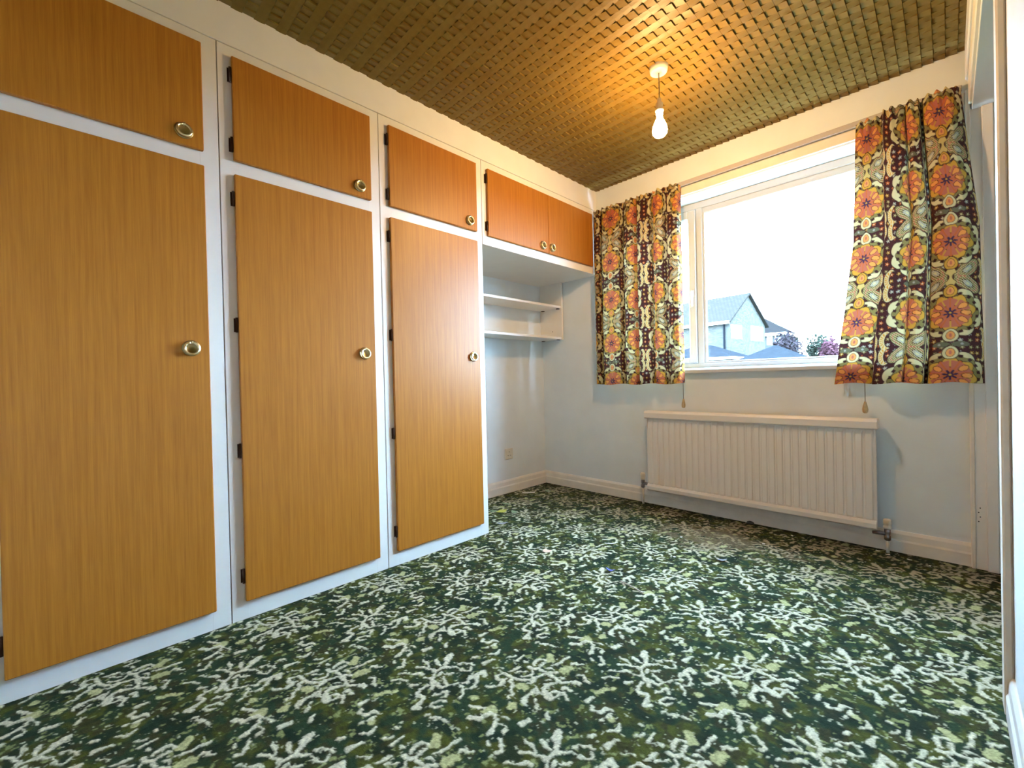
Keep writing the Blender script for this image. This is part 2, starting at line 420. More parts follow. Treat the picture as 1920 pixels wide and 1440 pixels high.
def curtain_colour(u, v):
    """70s print: a column of big mirrored blooms, paisley wings between, small flowers on dark brown"""
    u, v = u/1.06, v/1.06
    W, Hh, AX = 0.262, 0.56, 0.130
    c = np.zeros(u.shape+(3,)); GROUND = (0.040, 0.012, 0.012); c[:] = GROUND
    DK = (0.030, 0.010, 0.012); CREAM = (0.50, 0.42, 0.22); GOLD = (0.44, 0.225, 0.028); ORG = (0.40, 0.095, 0.020); OLV = (0.17, 0.135, 0.045); ROSE = (0.36, 0.10, 0.06); GRY = (0.28, 0.27, 0.23)
    k = np.floor(u/W); uu = (u/W-k-.5)*W; vv = v+np.where(k % 2 == 0, 0.0, Hh*0.5)
    vm = (vv % Hh); vm = np.where(vm > Hh/2, Hh-vm, vm)      # mirrored about 0 and Hh/2
    au = np.abs(uu)
    e = 0.0012
    def disc(cx, cy, r, sx=1.0, sy=1.0, rot=0.0, X=au, Y=vm):
        dx, dy = X-cx, Y-cy
        if rot: dx, dy = dx*math.cos(rot)+dy*math.sin(rot), -dx*math.sin(rot)+dy*math.cos(rot)
        return np.hypot(dx/sx, dy/sy)-r
    def fill(d, colr):
        nonlocal c
        c = paint(c, colr, sstep(e, -e, d))
    def outlined(d, colr, w=0.003):
        fill(d-w, DK); fill(d, colr)
    # ground sprinkles
    cell = 0.026
    iu, iv = np.floor(u/cell).astype(int), np.floor(v/cell).astype(int)
    h1, h2, h3 = _TAB[iu % 256, iv % 256], _TAB[(iu+91) % 256, (iv+17) % 256], _TAB[(iu+33) % 256, (iv+151) % 256]
    du = u-(iu+.35+.3*h1)*cell; dv = v-(iv+.35+.3*h2)*cell
    rr = np.hypot(du, dv); th = np.arctan2(dv, du)
    fl = rr-0.0085*(.72+.28*np.cos(5*th+6*h3))
    tint = np.where((h3 < .3)[..., None], np.array(ORG), np.where((h3 < .55)[..., None], np.array(GRY), np.where((h3 < .75)[..., None], np.array(GOLD)*.8, np.array(OLV))))
    m = sstep(e, -e, fl)[..., None]; c = c*(1-m)+tint*m
    fill(rr-0.0025, CREAM)
    # flanking paisley crescents with a dotted edge
    for cy, sgn in ((0.03, 1), (0.245, -1)):
        d = np.maximum(disc(0.106, cy, 0.030, 0.75, 1.35), -disc(0.095, cy, 0.022, 0.7, 1.45))
        outlined(d, CREAM); 
        ring = np.maximum(disc(0.1065, cy, 0.0265, 0.75, 1.35), -disc(0.0975, cy, 0.0215, 0.75, 1.45))
        a = np.arctan2(vm-cy, au-0.102)
        fill(np.maximum(ring, -np.cos(a*16)*.01), GOLD)
    # paisley wings at the far mirror axis
    for r0, colr in ((0.046, DK), (0.042, OLV), (0.033, ROSE), (0.029, OLV), (0.019, DK), (0.015, GRY), (0.006, CREAM)):
        fill(disc(0.052, Hh/2-0.030, r0, 1.25, 0.62, -0.75), colr)
    stripe = np.sin((au*.7+vm*.72)*900)
    fill(np.maximum(disc(0.052, Hh/2-0.030, 0.040, 1.25, .62, -.75), -(stripe-.75)*.02), CREAM)
    # pale stem between
    outlined(np.maximum(disc(0, Hh/2, 0.034, .55, 1.2), -disc(0.022, Hh/2, 0.018)), (0.45, 0.31, 0.10), .002)
    # big bloom
    dx, dy = uu, vm-AX
    r = np.hypot(dx, dy); t = np.arctan2(dx, dy)
    lob = np.full(u.shape, 9.0)
    for a, dist, rad in ((0.52, .072, .034), (1.25, .077, .035), (1.90, .075, .034), (2.62, .070, .034)):
        lob = np.minimum(lob, disc(dist*math.sin(a), AX+dist*math.cos(a), rad))
    core = r-0.080
    body = np.minimum(lob, core)
    outlined(body, CREAM, .0035)
    sh = r-(0.085+.006*np.cos(8*t)); outlined(sh, OLV, .002)
    dots = np.maximum(np.abs(r-0.083)-.006, -np.cos(t*18)*.01+.002); fill(dots, DK)
    outlined(r-(0.070+.008*np.cos(7*t+math.pi)), GOLD, .002)
    pet = r-(0.048+.017*np.cos(7*t)); outlined(pet, ORG, .0028)
    vein = np.maximum(r-.060, .0025-np.abs(np.sin(t*7))*r*.16+0.0); fill(-(-vein), ROSE)
    for a in (0.9, 1.55, 2.25):
        outlined(disc(.046*math.sin(a), AX+.046*math.cos(a), .011, .8, 1.35, -a), (0.60, 0.22, 0.05), .002)
    fill(r-(0.016+.007*np.cos(7*t)), (0.045, 0.022, 0.050)); fill(r-.004, GOLD)
    # bulbs above and below the bloom on the axis
    for cy, s in ((0.036, 1.0), (0.222, .95)):
        outlined(disc(0, cy, 0.026*s, .85, 1.0), CREAM if cy < .1 else GOLD, .003)
        outlined(disc(0, cy, 0.015*s, .8, 1.1), (0.56, 0.22, 0.06), .0018)
        fill(disc(0, cy, 0.006*s, .7, 1.4), ROSE)
    fill(np.maximum(disc(0.028, 0.0, 0.020, 1.3, .55), -disc(0, .012, .010)), (0.10, 0.10, 0.055))
    fill(disc(0.032, 0.0, 0.0045), GRY)
    return c

def grid_mesh(name, P, colr, mat, smooth=True):
    """P: (n, m, 3) points, colr: (n, m, 3) linear colours stored in the point attribute 'pattern'"""
    n, m = P.shape[:2]
    return grids_mesh(name, [(P, colr)], mat, smooth)
def grids_mesh(name, parts, mat, smooth=True):
    vs_, cs, fs, base = [], [], [], 0
    for P, C in parts:
        n, m = P.shape[:2]; idx = base+np.arange(n*m).reshape(n, m)
        vs_.append(P.reshape(-1, 3)); cs.append(C.reshape(-1, 3)); base += n*m
        fs.append(np.stack([idx[:-1, :-1], idx[1:, :-1], idx[1:, 1:], idx[:-1, 1:]], -1).reshape(-1, 4))
    V = np.concatenate(vs_).astype(np.float32); Cc = np.concatenate(cs); F = np.concatenate(fs).astype(np.int32)
    me = bpy.data.meshes.new(name); me.vertices.add(len(V)); me.vertices.foreach_set('co', V.ravel())
    me.loops.add(F.size); me.loops.foreach_set('vertex_index', F.ravel())
    me.polygons.add(len(F)); me.polygons.foreach_set('loop_start', np.arange(0, F.size, 4, dtype=np.int32))
    me.polygons.foreach_set('use_smooth', np.full(len(F), smooth))
    me.update(calc_edges=True); me.validate()
    at = me.attributes.new('pattern', 'FLOAT_COLOR', 'POINT')
    at.data.foreach_set('color', np.concatenate([Cc, np.ones((len(Cc), 1))], 1).astype(np.float32).ravel())
    me.materials.append(mat)
    o = bpy.data.objects.new(name, me); col.objects.link(o); return o

# ------------------------------------------------------------------ the room
H = 2.35; XA = -0.577; WR = 2.03; YN = -3.45
T = 0.12
OX0, OX1, OZ0, OZ1 = 0.10, 1.90, 0.925, 2.09           # window opening
WT = 0.24                                              # outer wall thickness

UNDERLAY = plain('felt_underlay', (0.03, 0.028, 0.025), 0.95)
def make_floor():
    def patch(x0, x1, y0, y1, st):
        nx = max(2, int(round((x1-x0)/st))+1); ny = max(2, int(round((y1-y0)/st))+1)
        X, Y = np.meshgrid(np.linspace(x0, x1, nx), np.linspace(y0, y1, ny), indexing='ij')
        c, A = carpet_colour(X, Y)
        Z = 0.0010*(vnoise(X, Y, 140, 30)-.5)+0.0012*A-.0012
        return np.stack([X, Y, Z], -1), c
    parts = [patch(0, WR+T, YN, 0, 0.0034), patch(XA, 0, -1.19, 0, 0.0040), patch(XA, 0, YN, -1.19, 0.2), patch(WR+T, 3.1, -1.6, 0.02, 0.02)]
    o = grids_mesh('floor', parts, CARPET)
    o['kind'] = 'structure'; o['label'] = 'green fitted carpet with cream sprig pattern'
    return o
flo = make_floor()
MB().box((XA-T, YN-T, -.10), (3.1, WT, -.006)).build('underlay', UNDERLAY, flo)

struct('wall_window', MB().box((XA-T, 0, -.1), (OX0, WT, H+.1)).box((OX1, 0, -.1), (3.1, WT, H+.1))
       .box((OX0, 0, -.1), (OX1, WT, OZ0)).box((OX0, 0, OZ1), (OX1, WT, H+.1)), WALL, 'pale painted wall around the window')
struct('wall_left', MB().box((XA-T, YN, -.1), (XA, 0, H+.1)), WALL, 'pale painted wall behind the wardrobes and alcove')
struct('wall_near', MB().box((XA-T, YN-T, -.1), (WR+T, YN, H+.1)), WALL, 'pale painted wall facing the window')
DY0, DY1, DZ = -1.13, -0.03, 2.06                       # doorway in the right wall
struct('wall_right', MB().box((WR, YN, -.1), (WR+T, DY0, H+.1)).box((WR, DY0, DZ), (WR+T, 0, H+.1)), WALL, 'pale painted wall beside the open doorway')
struct('wall_hall', MB().box((3.0, -1.72, -.1), (3.1, 0, H+.1)).box((WR+T, -1.72, -.1), (3.0, -1.6, H+.1)), WALL, 'pale hall wall seen through the doorway')
struct('ceiling_hall', MB().box((WR+T, -1.6, H), (3.0, 0, H+.1)), WHITE, 'white hall ceiling beyond the doorway')

# ceiling: backing board plus embossed basket-weave blocks
ceil = struct('ceiling', MB().box((XA-T, YN-T, H+.004), (WR+T, WT, H+.1)), CEIL, 'dark olive gold ceiling of embossed basket-weave blocks')
PITCH = 0.0393
def weave_mesh(kind):
    a, g, gy = PITCH/2, 0.0010, 0.0003
    lo, hi = (0.0024, 0.0088) if kind == 0 else (0.0036, 0.0068)
    zl, zr = (-lo, -hi) if kind == 0 else (-hi, -lo)
    x0, x1, y0, y1 = -a+g, a-g, -a+gy, a-gy
    up = 0.0045
    v = [(x0,y0,up),(x1,y0,up),(x1,y1,up),(x0,y1,up),(x0,y0,zl*.8),(x1,y0,zr*.93),(x1,y1,zr*.93),(x0,y1,zl*.8),
         (x0,0,zl),(x1,0,zr)]
    f = [(0,1,5,4),(1,2,6,9,5),(2,3,7,6),(3,0,4,8,7),(4,5,9,8),(8,9,6,7)]
    return v, f
WV = [weave_mesh(0), weave_mesh(1)]
WM = []
for k in (0, 1):
    mb = MB(); mb.add(*WV[k]); me = mb.mesh('weave_block'); me.materials.append(CEIL); WM.append(me)
cells = []
nx, ny = int((1.985-0.0)/PITCH)+1, int(-YN/PITCH)+1
for i in range(nx):
    for j in range(ny):
        x, y = 0.018+i*PITCH, -0.0195-j*PITCH
        if x > 1.98 and y < -1.2: pass
        px, py, z = project((x, y, H))
        vis = z > .2 and -30 < px < 1830 and -30 < py < 380
        cells.append((np.linalg.norm(np.array((x, y, H))-CPOS)+(0 if vis else 50), x, y, j % 2))
cells.sort()
rest = MB()
for q, (d, x, y, k) in enumerate(cells):
    if q < 300:
        o = bpy.data.objects.new('weave_block', WM[k]); col.objects.link(o); o.parent = ceil; o.location = (x, y, H)
    else:
        rest.add([(a+x, b+y, c+H) for a, b, c in WV[k][0]], WV[k][1])
ro = rest.build('weave_relief', CEIL, ceil); ro['kind'] = 'stuff'; ro['label'] = 'embossed basket-weave ceiling relief'

# bulkhead strip over the cupboards, end filler, skirting, door frame
struct('trim_1', MB().box((XA, YN, 2.1965), (0.0, 0, H+.004), .0015), WHITE, 'white boxed-in strip between cupboards and ceiling')
struct('trim_2', MB().box((XA, YN, 0), (-0.002, -3.092, 2.194), .001), WHITE, 'white filler panel at the end of the wardrobes')
def skirt(n_out, h=0.105, t=0.016):
    return [(0, 0), (t, 0), (t, h*.52), (t*.72, h*.60), (t*.66, h*.86), (t*.3, h), (0, h)]
struct('baseboard_window', MB().prism([(-a, z) for a, z in skirt(0)], XA, 1.984, 'x'), CREAMT, 'cream moulded skirting under the window')
struct('baseboard_left', MB().prism([(XA+a, z) for a, z in skirt(0)], -1.185, -0.0165, 'y'), CREAMT, 'cream moulded skirting in the alcove')
struct('baseboard_right', MB().prism([(WR-a, z) for a, z in skirt(0)], YN, -1.201, 'y'), WHITE, 'white moulded skirting beside the doorway')
dr = thing('door_1', 'white door frame of the open doorway, its door taken off', 'doorway', (WR, -.03, 0), kind='structure')
def local(mb, root):
    lx, ly, lz = root.location; mb.v = [(x-lx, y-ly, z-lz) for x, y, z in mb.v]; return mb
local(MB().box((1.984, -.036, 0), (1.999, -.0005, 2.15), .003), dr).build('architrave', CREAMT, dr)
local(MB().box((1.999, -.030, 0), (WR+T, -.0005, DZ), .001), dr).build('jamb', WHITE, dr)
local(MB().box((2.033, -.042, 0), (2.068, -.0295, DZ), .002), dr).build('door_stop', WHITE, dr)
local(MB().box((2.012, -1.20, 0), (WR-.0005, -1.132, 2.13), .004), dr).build('architrave', CREAMT, dr)
local(MB().box((WR-.002, -1.16, 0), (WR+T, -1.1295, DZ), .001), dr).build('jamb', WHITE, dr)
local(MB().box((1.985, -1.13, DZ+.13), (WR-.0005, -.0365, H), .004), dr).build('head_panel', WHITE, dr)
local(MB().box((1.993, -1.13, DZ+.02), (WR-.0005, -.0365, DZ+.129), .004), dr).build('head_architrave', CREAMT, dr)
local(MB().box((2.004, -1.13, DZ-.005), (WR+T, -.0305, DZ+.019), .002), dr).build('head_lining', WHITE, dr)
for sx, sz in ((2.013, .277), (2.008, .257), (2.013, .237), (2.008, .216)):
    local(MB().lathe([(.0024, -.0312), (.0024, -.0295)], (sx, 0, sz), 'y', 8), dr).build('screw_hole', BLACK, dr)

# ------------------------------------------------------------------ window
wn = thing('window_1', 'white plastic-framed window, wide fixed pane beside an opening sash', 'window', ((OX0+OX1)/2, 0.15, OZ0), kind='structure')
FY0, FY1 = 0.15, 0.215
def rect_frame(x0, x1, z0, z1, wl, wr, wb, wt, y0, y1, bev=.004):
    return (MB().box((x0, y0, z0), (x0+wl, y1, z1), bev).box((x1-wr, y0, z0), (x1, y1, z1), bev)
            .box((x0+wl-.002, y0, z0), (x1-wr+.002, y1, z0+wb), bev).box((x0+wl-.002, y0, z1-wt), (x1-wr+.002, y1, z1), bev))
WB0 = OZ0+.03
fr = rect_frame(OX0+.001, OX1-.001, WB0, OZ1-.001, .055, .055, .030, .045, FY0, FY1)
fr.box((0.705, FY0, WB0+.028), (0.745, FY1, OZ1-.044), .003)
local(fr, wn).build('frame', UPVC, wn)
sash = local(rect_frame(0.150, 0.703, WB0+.032, OZ1-.048, .055, .052, .036, .058, FY0-.012, FY1-.005, .006), wn).build('sash', UPVC, wn)
local(MB().box((.673, FY0-.022, 1.44), (.688, FY0-.011, 1.49), .003).box((.676, FY0-.034, 1.375), (.686, FY0-.022, 1.485), .003), wn).build('handle', PLASTIC, sash)
bead = local(rect_frame(0.745, 1.846, WB0+.030, OZ1-.046, .016, .016, .012, .040, FY0+.006, FY0+.03, .003), wn).build('glazing_bead', UPVC, wn)
local(MB().box((0.204, FY0+.024, WB0+.066), (0.652, FY0+.030, OZ1-.105)), wn).build('pane', GLASS, wn)
local(MB().box((0.760, FY0+.024, WB0+.041), (1.831, FY0+.030, OZ1-.085)), wn).build('pane', GLASS, wn)
local(MB().prism([(-.030, .914), (-.034, .920), (-.034, .936), (-.028, .944), (.16, .954), (.16, .9255), (-.0006, .9255), (-.0006, .914)], OX0+.001, OX1-.001, 'x'), wn).build('sill_board', UPVC, wn)
struct('trim_3', MB().box((OX0-.04, -.012, 2.098), (1.984, -.0004, 2.152), .003), CREAMT, 'cream wooden batten over the window head')

# ------------------------------------------------------------------ fitted wardrobes and cupboards
DT = 0.018
def ring_handle(door, y, z, x=DT):
    hp = MB().lathe([(.0, 0.0), (.0270, 0.0), (.0280, .003), (.0265, .0055), (.0215, .0050), (.0190, .0030), (.0, .0026)], (x, y, z), 'x', 28)
    hp.build('handle_plate', AGED, door)
    pts = [(x+.0125-.002*math.cos(a), y+.0205*math.sin(a), z-.001+.0205*math.cos(a)) for a in np.linspace(.16, 2*math.pi-.16, 26)]
    rg = MB().tube(pts, .0043, 10)
    rg.tube([(x+.002, y, z+.0205), (x+.014, y, z+.0205)], .005, 10)
    rg.build('handle_ring', BRASS, door)
def hinges(door, y, zs):
    for z in zs:
        MB().lathe([(.0048, -.028), (.0048, .028)], (.009, y-.0045, z), 'z', 10).box((.0003, y-.013, z-.026), (.003, y-.004, z+.026)).build('hinge', BRONZE, door)
def door_leaf(root, y0, y1, z0, z1, hinge_y=None, hz=(), handle=None):
    d = MB().box((0.0005, y0, z0), (DT, y1, z1), .0025).build('door', TEAK, root)
    if hinge_y is not None: hinges(d, hinge_y, hz)
    if handle: ring_handle(d, *handle)
    return d
def carcass(root, w, z0, z1, dep):
    """white face frame with side panels, top, bottom and back"""
    g = .0017
    m = MB()
    m.box((-.022, g, z0), (0, .060, z1), .001).box((-.022, w-.060, z0), (0, w-g, z1), .001)
    rails = [(z0, z0+.09), (1.69, 1.77), (z1-.06, z1)] if z0 < .5 else [(z0, z0+.07), (z1-.06, z1)]
    for a, b in rails: m.box((-.022, .0595, a), (0, w-.0595, b))
    m.build('face_frame', WHITE, root)
    m = MB().box((-dep, g, z0), (-.022, .018, z1)).box((-dep, w-.018, z0), (-.022, w-g, z1))
    m.box((-dep, .018, z0), (-dep+.006, w-.018, z1)).box((-dep+.006, .018, z0), (-.022, w-.018, z0+.018)).box((-dep+.006, .018, z1-.018), (-.022, w-.018, z1))
    m.build('carcass', WHITE, root)
def wardrobe(y0, w, label, dl=.045, dr_=.050):
    r = thing('wardrobe', label, 'wardrobe', (0, y0, 0), 'fitted wardrobes along the wall')
    carcass(r, w, 0.0, 2.1925, .570)
    door_leaf(r, dl, w-dr_, .072, 1.703, dl, (.17, .65, 1.13, 1.61), (w-.104, 1.036))
    door_leaf(r, dl, w-dr_, 1.757, 2.150, dl, (1.815, 2.08), (w-.108, 1.806))
    return r
wardrobe(-3.090, .6036, 'teak-doored white wardrobe at the end farthest from the window')
wardrobe(-2.4864, .6515, 'teak-doored white wardrobe between two other wardrobes')
wardrobe(-1.8347, .6500, 'teak-doored white wardrobe next to the shelved alcove')
oc = thing('overhead_cupboard', 'white overhead cupboard with two teak doors above the shelved alcove', 'cupboard', (0, -1.1842, 1.700))
def shift(root):
    for ch in root.children_recursive:
        if ch.parent == root: ch.location.z -= root.location.z
carcass(oc, 1.182, 1.700, 2.1925, .575)
door_leaf(oc, .036, .583, 1.752, 2.148, .036, (1.81, 2.09), (.520, 1.794))
d2 = door_leaf(oc, .586, 1.104, 1.752, 2.148, None, (), (.616, 1.796))
shift(oc)

# shelves in the alcove
sh = thing('wall_shelf', 'white two-tier shelf unit hung under the overhead cupboard in the alcove', 'shelf', (XA+.001, -1.1835, 1.226))
local(MB().box((XA+.001, -.030, 1.226), (-.338, -.013, 1.6995), .0012), sh).build('side_panel', WHITE, sh)
for z0, z1 in ((1.228, 1.246), (1.486, 1.504)):
    s_ = local(MB().box((XA+.001, -1.1835, z0), (-.345, -.0305, z1), .0012), sh).build('shelf_board', WHITE, sh)
    for xx in (-.372, -.535):
        local(MB().box((xx-.010, -.052, z0-.006), (xx+.012, -.0305, z0-.0003)), sh).build('shelf_support', BRONZE, s_)
local(MB().lathe([(.0035, 0), (.0035, -.0006)], (-.44, -.0305, 1.30), 'y', 8), sh).build('peg_hole', BRONZE, sh)

# wall socket
so = thing('wall_socket', 'cream single power socket low on the alcove wall', 'socket', (XA, -.452, .262))
local(MB().box((XA+.0005, -.495, .266), (XA+.010, -.409, .352), .003), so).build('plate', PLASTIC, so)
local(MB().box((XA+.0095, -.487, .322), (XA+.0135, -.475, .341), .001), so).build('switch', PLASTIC, so)
for yy, zz, a, b in ((-.452, .325, .004, .010), (-.464, .296, .009, .004), (-.440, .296, .009, .004)):
    local(MB().box((XA+.0098, yy-a/2, zz-b/2), (XA+.0103, yy+a/2, zz+b/2)), so).build('pin_slot', BLACK, so)

# ------------------------------------------------------------------ radiator
RX0, RX1, RZ0, RZ1 = .432, 1.662, .112, .663
ra = thing('radiator', 'white ribbed panel radiator under the window', 'radiator', ((RX0+RX1)/2, -.07, RZ0))
NR = 31
prof = []
pw = (RX1-RX0-.02)/NR
for i in range(NR):
    for f, dpt in ((0, 0), (.08, 0), (.20, .0075), (.80, .0075), (.92, 0)):
        prof.append((RX0+.01+(i+f)*pw, -.082-dpt))
prof.append((RX1-.01, -.082))
pm = MB(); n = len(prof)
levels = [(.150, 0.0), (.166, 1.0), (.590, 1.0), (.606, 0.0)]
vv = []
for z, k in levels:
    for x, y in prof: vv.append((x, -.082+(y+.082)*k, z))
pm.add(vv, [(j*n+i, j*n+i+1, (j+1)*n+i+1, (j+1)*n+i) for j in range(len(levels)-1) for i in range(n-1)])
pm.box((RX0, -.082, RZ0+.01), (RX0+.0105, -.070, RZ1-.01), .002).box((RX1-.0105, -.082, RZ0+.01), (RX1, -.070, RZ1-.01), .002)
pm.box((RX0+.0105, -.0815, RZ0+.01), (RX1-.0105, -.070, RZ1-.02))
local(pm, ra).build('ribbed_panel', RADW, ra)
local(MB().prism([(-.070, RZ0), (-.086, RZ0), (-.096, RZ0+.008), (-.097, RZ0+.030), (-.090, RZ0+.044), (-.070, RZ0+.046)], RX0+.002, RX1-.002, 'x'), ra).build('bottom_seam', RADW, ra)
local(MB().prism([(-.034, .612), (-.100, .612), (-.107, .618), (-.107, .650), (-.098, .664), (-.034, .664)], RX0-.006, RX1+.006, 'x')
      .box((RX0-.010, -.100, .616), (RX0-.005, -.036, .659), .002).box((RX1+.005, -.100, .616), (RX1+.010, -.036, .659), .002), ra).build('top_cover', RADW, ra)
for xa_, xb_ in ((RX0+.003, RX0+.009), (RX1-.009, RX1-.003)):
    local(MB().box((xa_, -.0705, RZ0+.02), (xb_, -.034, .612)), ra).build('side_panel', RADW, ra)
local(MB().box((RX0+.02, -.044, RZ0+.01), (RX1-.02, -.034, .60), .003).box((RX0+.2, -.034, .2), (RX0+.24, -.0006, .56)).box((RX1-.24, -.034, .2), (RX1-.2, -.0006, .56)), ra).build('back_panel', RADW, ra)
for x, zc, sgn in ((.382, .165, 1), (1.698, .112, -1)):
    local(MB().tube([(x, -.058, .001), (x, -.058, zc-.045)], .0075, 12), ra).build('pipe', PLASTIC, ra)
    v_ = MB().lathe([(.009, -.050), (.0135, -.046), (.0135, -.028), (.010, -.024), (.0125, -.012), (.0125, .004), (.009, .006)], (x, -.058, zc), 'z', 14)
    v_.tube([(x, -.058, zc-.018), (x+sgn*.030, -.058, zc-.018), (x+sgn*.056, -.070, zc-.018)], [.008, .010, .007], 10)
    vo = local(v_, ra).build('valve', CHROME, ra)
    local(MB().lathe([(.010, .006), (.0155, .010), (.0165, .020), (.013, .026), (.0165, .032), (.0165, .050), (.013, .056), (0, .057)], (x, -.058, zc), 'z', 16), ra).build('valve_cap', PLASTIC, vo)

# ------------------------------------------------------------------ pendant lamp
LX, LY = 0.976, -0.921
pl = thing('pendant_lamp', 'bare lit bulb hanging from a white ceiling rose', 'lamp', (LX, LY, 2.035))
local(MB().lathe([(0, H-.030), (.030, H-.030), (.038, H-.027), (.041, H-.012), (.043, H-.003), (.043, H+.004)], (LX, LY, 0), 'z', 32), pl).build('ceiling_rose', PLASTIC, pl)
local(MB().tube([(LX, LY, H-.028), (LX+.001, LY, 2.25), (LX, LY, 2.190)], .0026, 8), pl).build('cord', CORD, pl)
local(MB().lathe([(.006, 2.202), (.010, 2.198), (.011, 2.182), (.0165, 2.178), (.0165, 2.150), (.019, 2.148), (.019, 2.141), (.0165, 2.139), (.0155, 2.122), (.013, 2.121)], (LX, LY, 0), 'z', 20), pl).build('lamp_holder', PLASTIC, pl)
bz = [(0, 2.020), (.012, 2.0215), (.023, 2.027), (.0315, 2.038), (.034, 2.052), (.0320, 2.066), (.027, 2.081), (.0205, 2.095), (.0145, 2.108), (.0130, 2.1215)]
local(MB().lathe(bz, (LX, LY, 0), 'z', 20), pl).build('bulb', BULB, pl)

# ------------------------------------------------------------------ curtain rail, curtains, cord pulls
cr_ = thing('curtain_rail', 'grey plastic curtain rail running above the window', 'curtain rail', (1.0, -.02, 2.155))
local(MB().box((.03, -.026, 2.156), (1.975, -.014, 2.186), .003), cr_).build('track', RAILP, cr_)
for x in (.10, .56, 1.02, 1.5, 1.93):
    local(MB().box((x-.012, -.0145, 2.158), (x+.012, -.0005, 2.182), .002), cr_).build('bracket', RAILP, cr_)

def smooth1(a, k):
    ker = np.hanning(k+2)[1:-1]; ker /= ker.sum()
    return np.convolve(np.pad(a, k//2, mode='edge'), ker, mode='valid')[:len(a)]
def curtain(name, ctrl, xl, xr, z_top, z_bot, seed, label, u0, ripple, nz=430, nt=330):
    """ctrl: (t, y) plan of the folds; xl/xr: edge position against height fraction"""
    t = np.linspace(0, 1, nt*4); y = np.interp(t, [c[0] for c in ctrl], [c[1] for c in ctrl])
    xs = np.interp(t, [c[0] for c in ctrl], [c[2] if len(c) > 2 else c[0] for c in ctrl])
    y = smooth1(y, 21); xs = smooth1(xs, 9)
    width = np.interp(.7, xr[0], xr[1])-np.interp(.7, xl[0], xl[1])
    arc = np.concatenate([[0], np.cumsum(np.hypot(np.diff(xs)*width, np.diff(y)))])
    tt = np.interp(np.linspace(0, arc[-1], nt), arc, t)
    y = np.interp(tt, t, y); xs = np.interp(tt, t, xs); U = np.linspace(0, arc[-1], nt)
    s = np.linspace(0, 1, nz)
    S, TT = np.meshgrid(s, tt, indexing='ij')
    YB = np.broadcast_to(y, S.shape); XB = np.broadcast_to(xs, S.shape)
    XL = np.interp(S, *xl); XR = np.interp(S, *xr)
    head = np.exp(-(S/.045)**2)
    amp = .62+.38*sstep(0, .25, S)
    rp = np.sin(TT*ripple*2*math.pi+2*vnoise(TT, TT*0, 14, seed))
    X = XL+(XR-XL)*XB+.004*vnoise(S, TT, 9, seed)
    Y = -.066+(YB+.066)*amp+head*.007*rp+.004*(vnoise(S*2, TT*5, 3, seed+1)-.5)
    Y = np.minimum(Y, -.031+.0*S); 
    ztop = z_top+.010*vnoise(TT, TT*0, 40, seed+2)-.004-.0028*rp
    Z = ztop*(1-S)+(z_bot+.004*np.sin(TT*19+seed))*S
    V = S*(z_top-z_bot)
    u0 = .262*1.06*.5-np.interp(u0, tt, U)+.262*1.06*4
    c = curtain_colour(np.broadcast_to(U, S.shape)+u0, V+.04)
    o = grid_mesh(name, np.stack([X, Y, Z], -1), c, CLOTH)
    return tag(o, label, 'curtain', 'pair of curtains at the window')
lc = []
for i, (a, b, yf, yb) in enumerate(((0, .12, -.105, -.05), (.12, .39, -.110, -.045), (.39, .545, -.105, -.05), (.545, .72, -.110, -.045), (.72, .86, -.105, -.05), (.86, 1.0, -.10, -.04))):
    lc += [(a+.004, yb), (a+.02, yf+.012), ((a+b)/2, yf), (b-.02, yf+.010), (b-.004, yb)]
lc[0] = (0, -.045); lc[1] = (.015, -.070); lc[-1] = (1, -.045)
curtain('curtain', lc, ([0, 1], [.006, .006]), ([0, 1], [.688, .692]), 2.160, .850, 1, 'brown and orange floral curtain beside the overhead cupboard', .255, 17)
rc = [(0, -.045), (.10, -.056), (.25, -.048), (.285, -.050), (.29, -.100), (.38, -.118), (.495, -.106), (.502, -.058), (.512, -.100), (.57, -.112), (.632, -.104), (.640, -.040), (.660, -.036), (.666, -.100), (.75, -.122), (.90, -.118), (.97, -.090), (1, -.055)]
curtain('curtain', rc, ([0, .45, 1], [1.597, 1.578, 1.491]), ([0, .17, .45, 1], [1.968, 1.986, 2.020, 2.030]), 2.158, .840, 5, 'brown and orange floral curtain beside the open doorway', .80, 12)
for x, lab in ((.678, 'turned wooden pull on a cord below the curtain by the overhead cupboard'), (1.618, 'turned wooden pull on a cord below the curtain by the doorway')):
    cp = thing('cord_pull', lab, 'cord pull', (x, -.026, .69), 'curtain cord pulls')
    local(MB().tube([(x, -.0275, 2.156), (x+.002, -.0275, 1.5), (x, -.040, .95), (x, -.040, .745)], .0016, 6), cp).build('cord', CORD, cp)
    local(MB().lathe([(.003, .748), (.005, .745), (.0095, .725), (.0125, .707), (.011, .694), (.006, .688), (0, .687)], (x, -.040, 0), 'z', 14), cp).build('wooden_acorn', BEECH, cp)

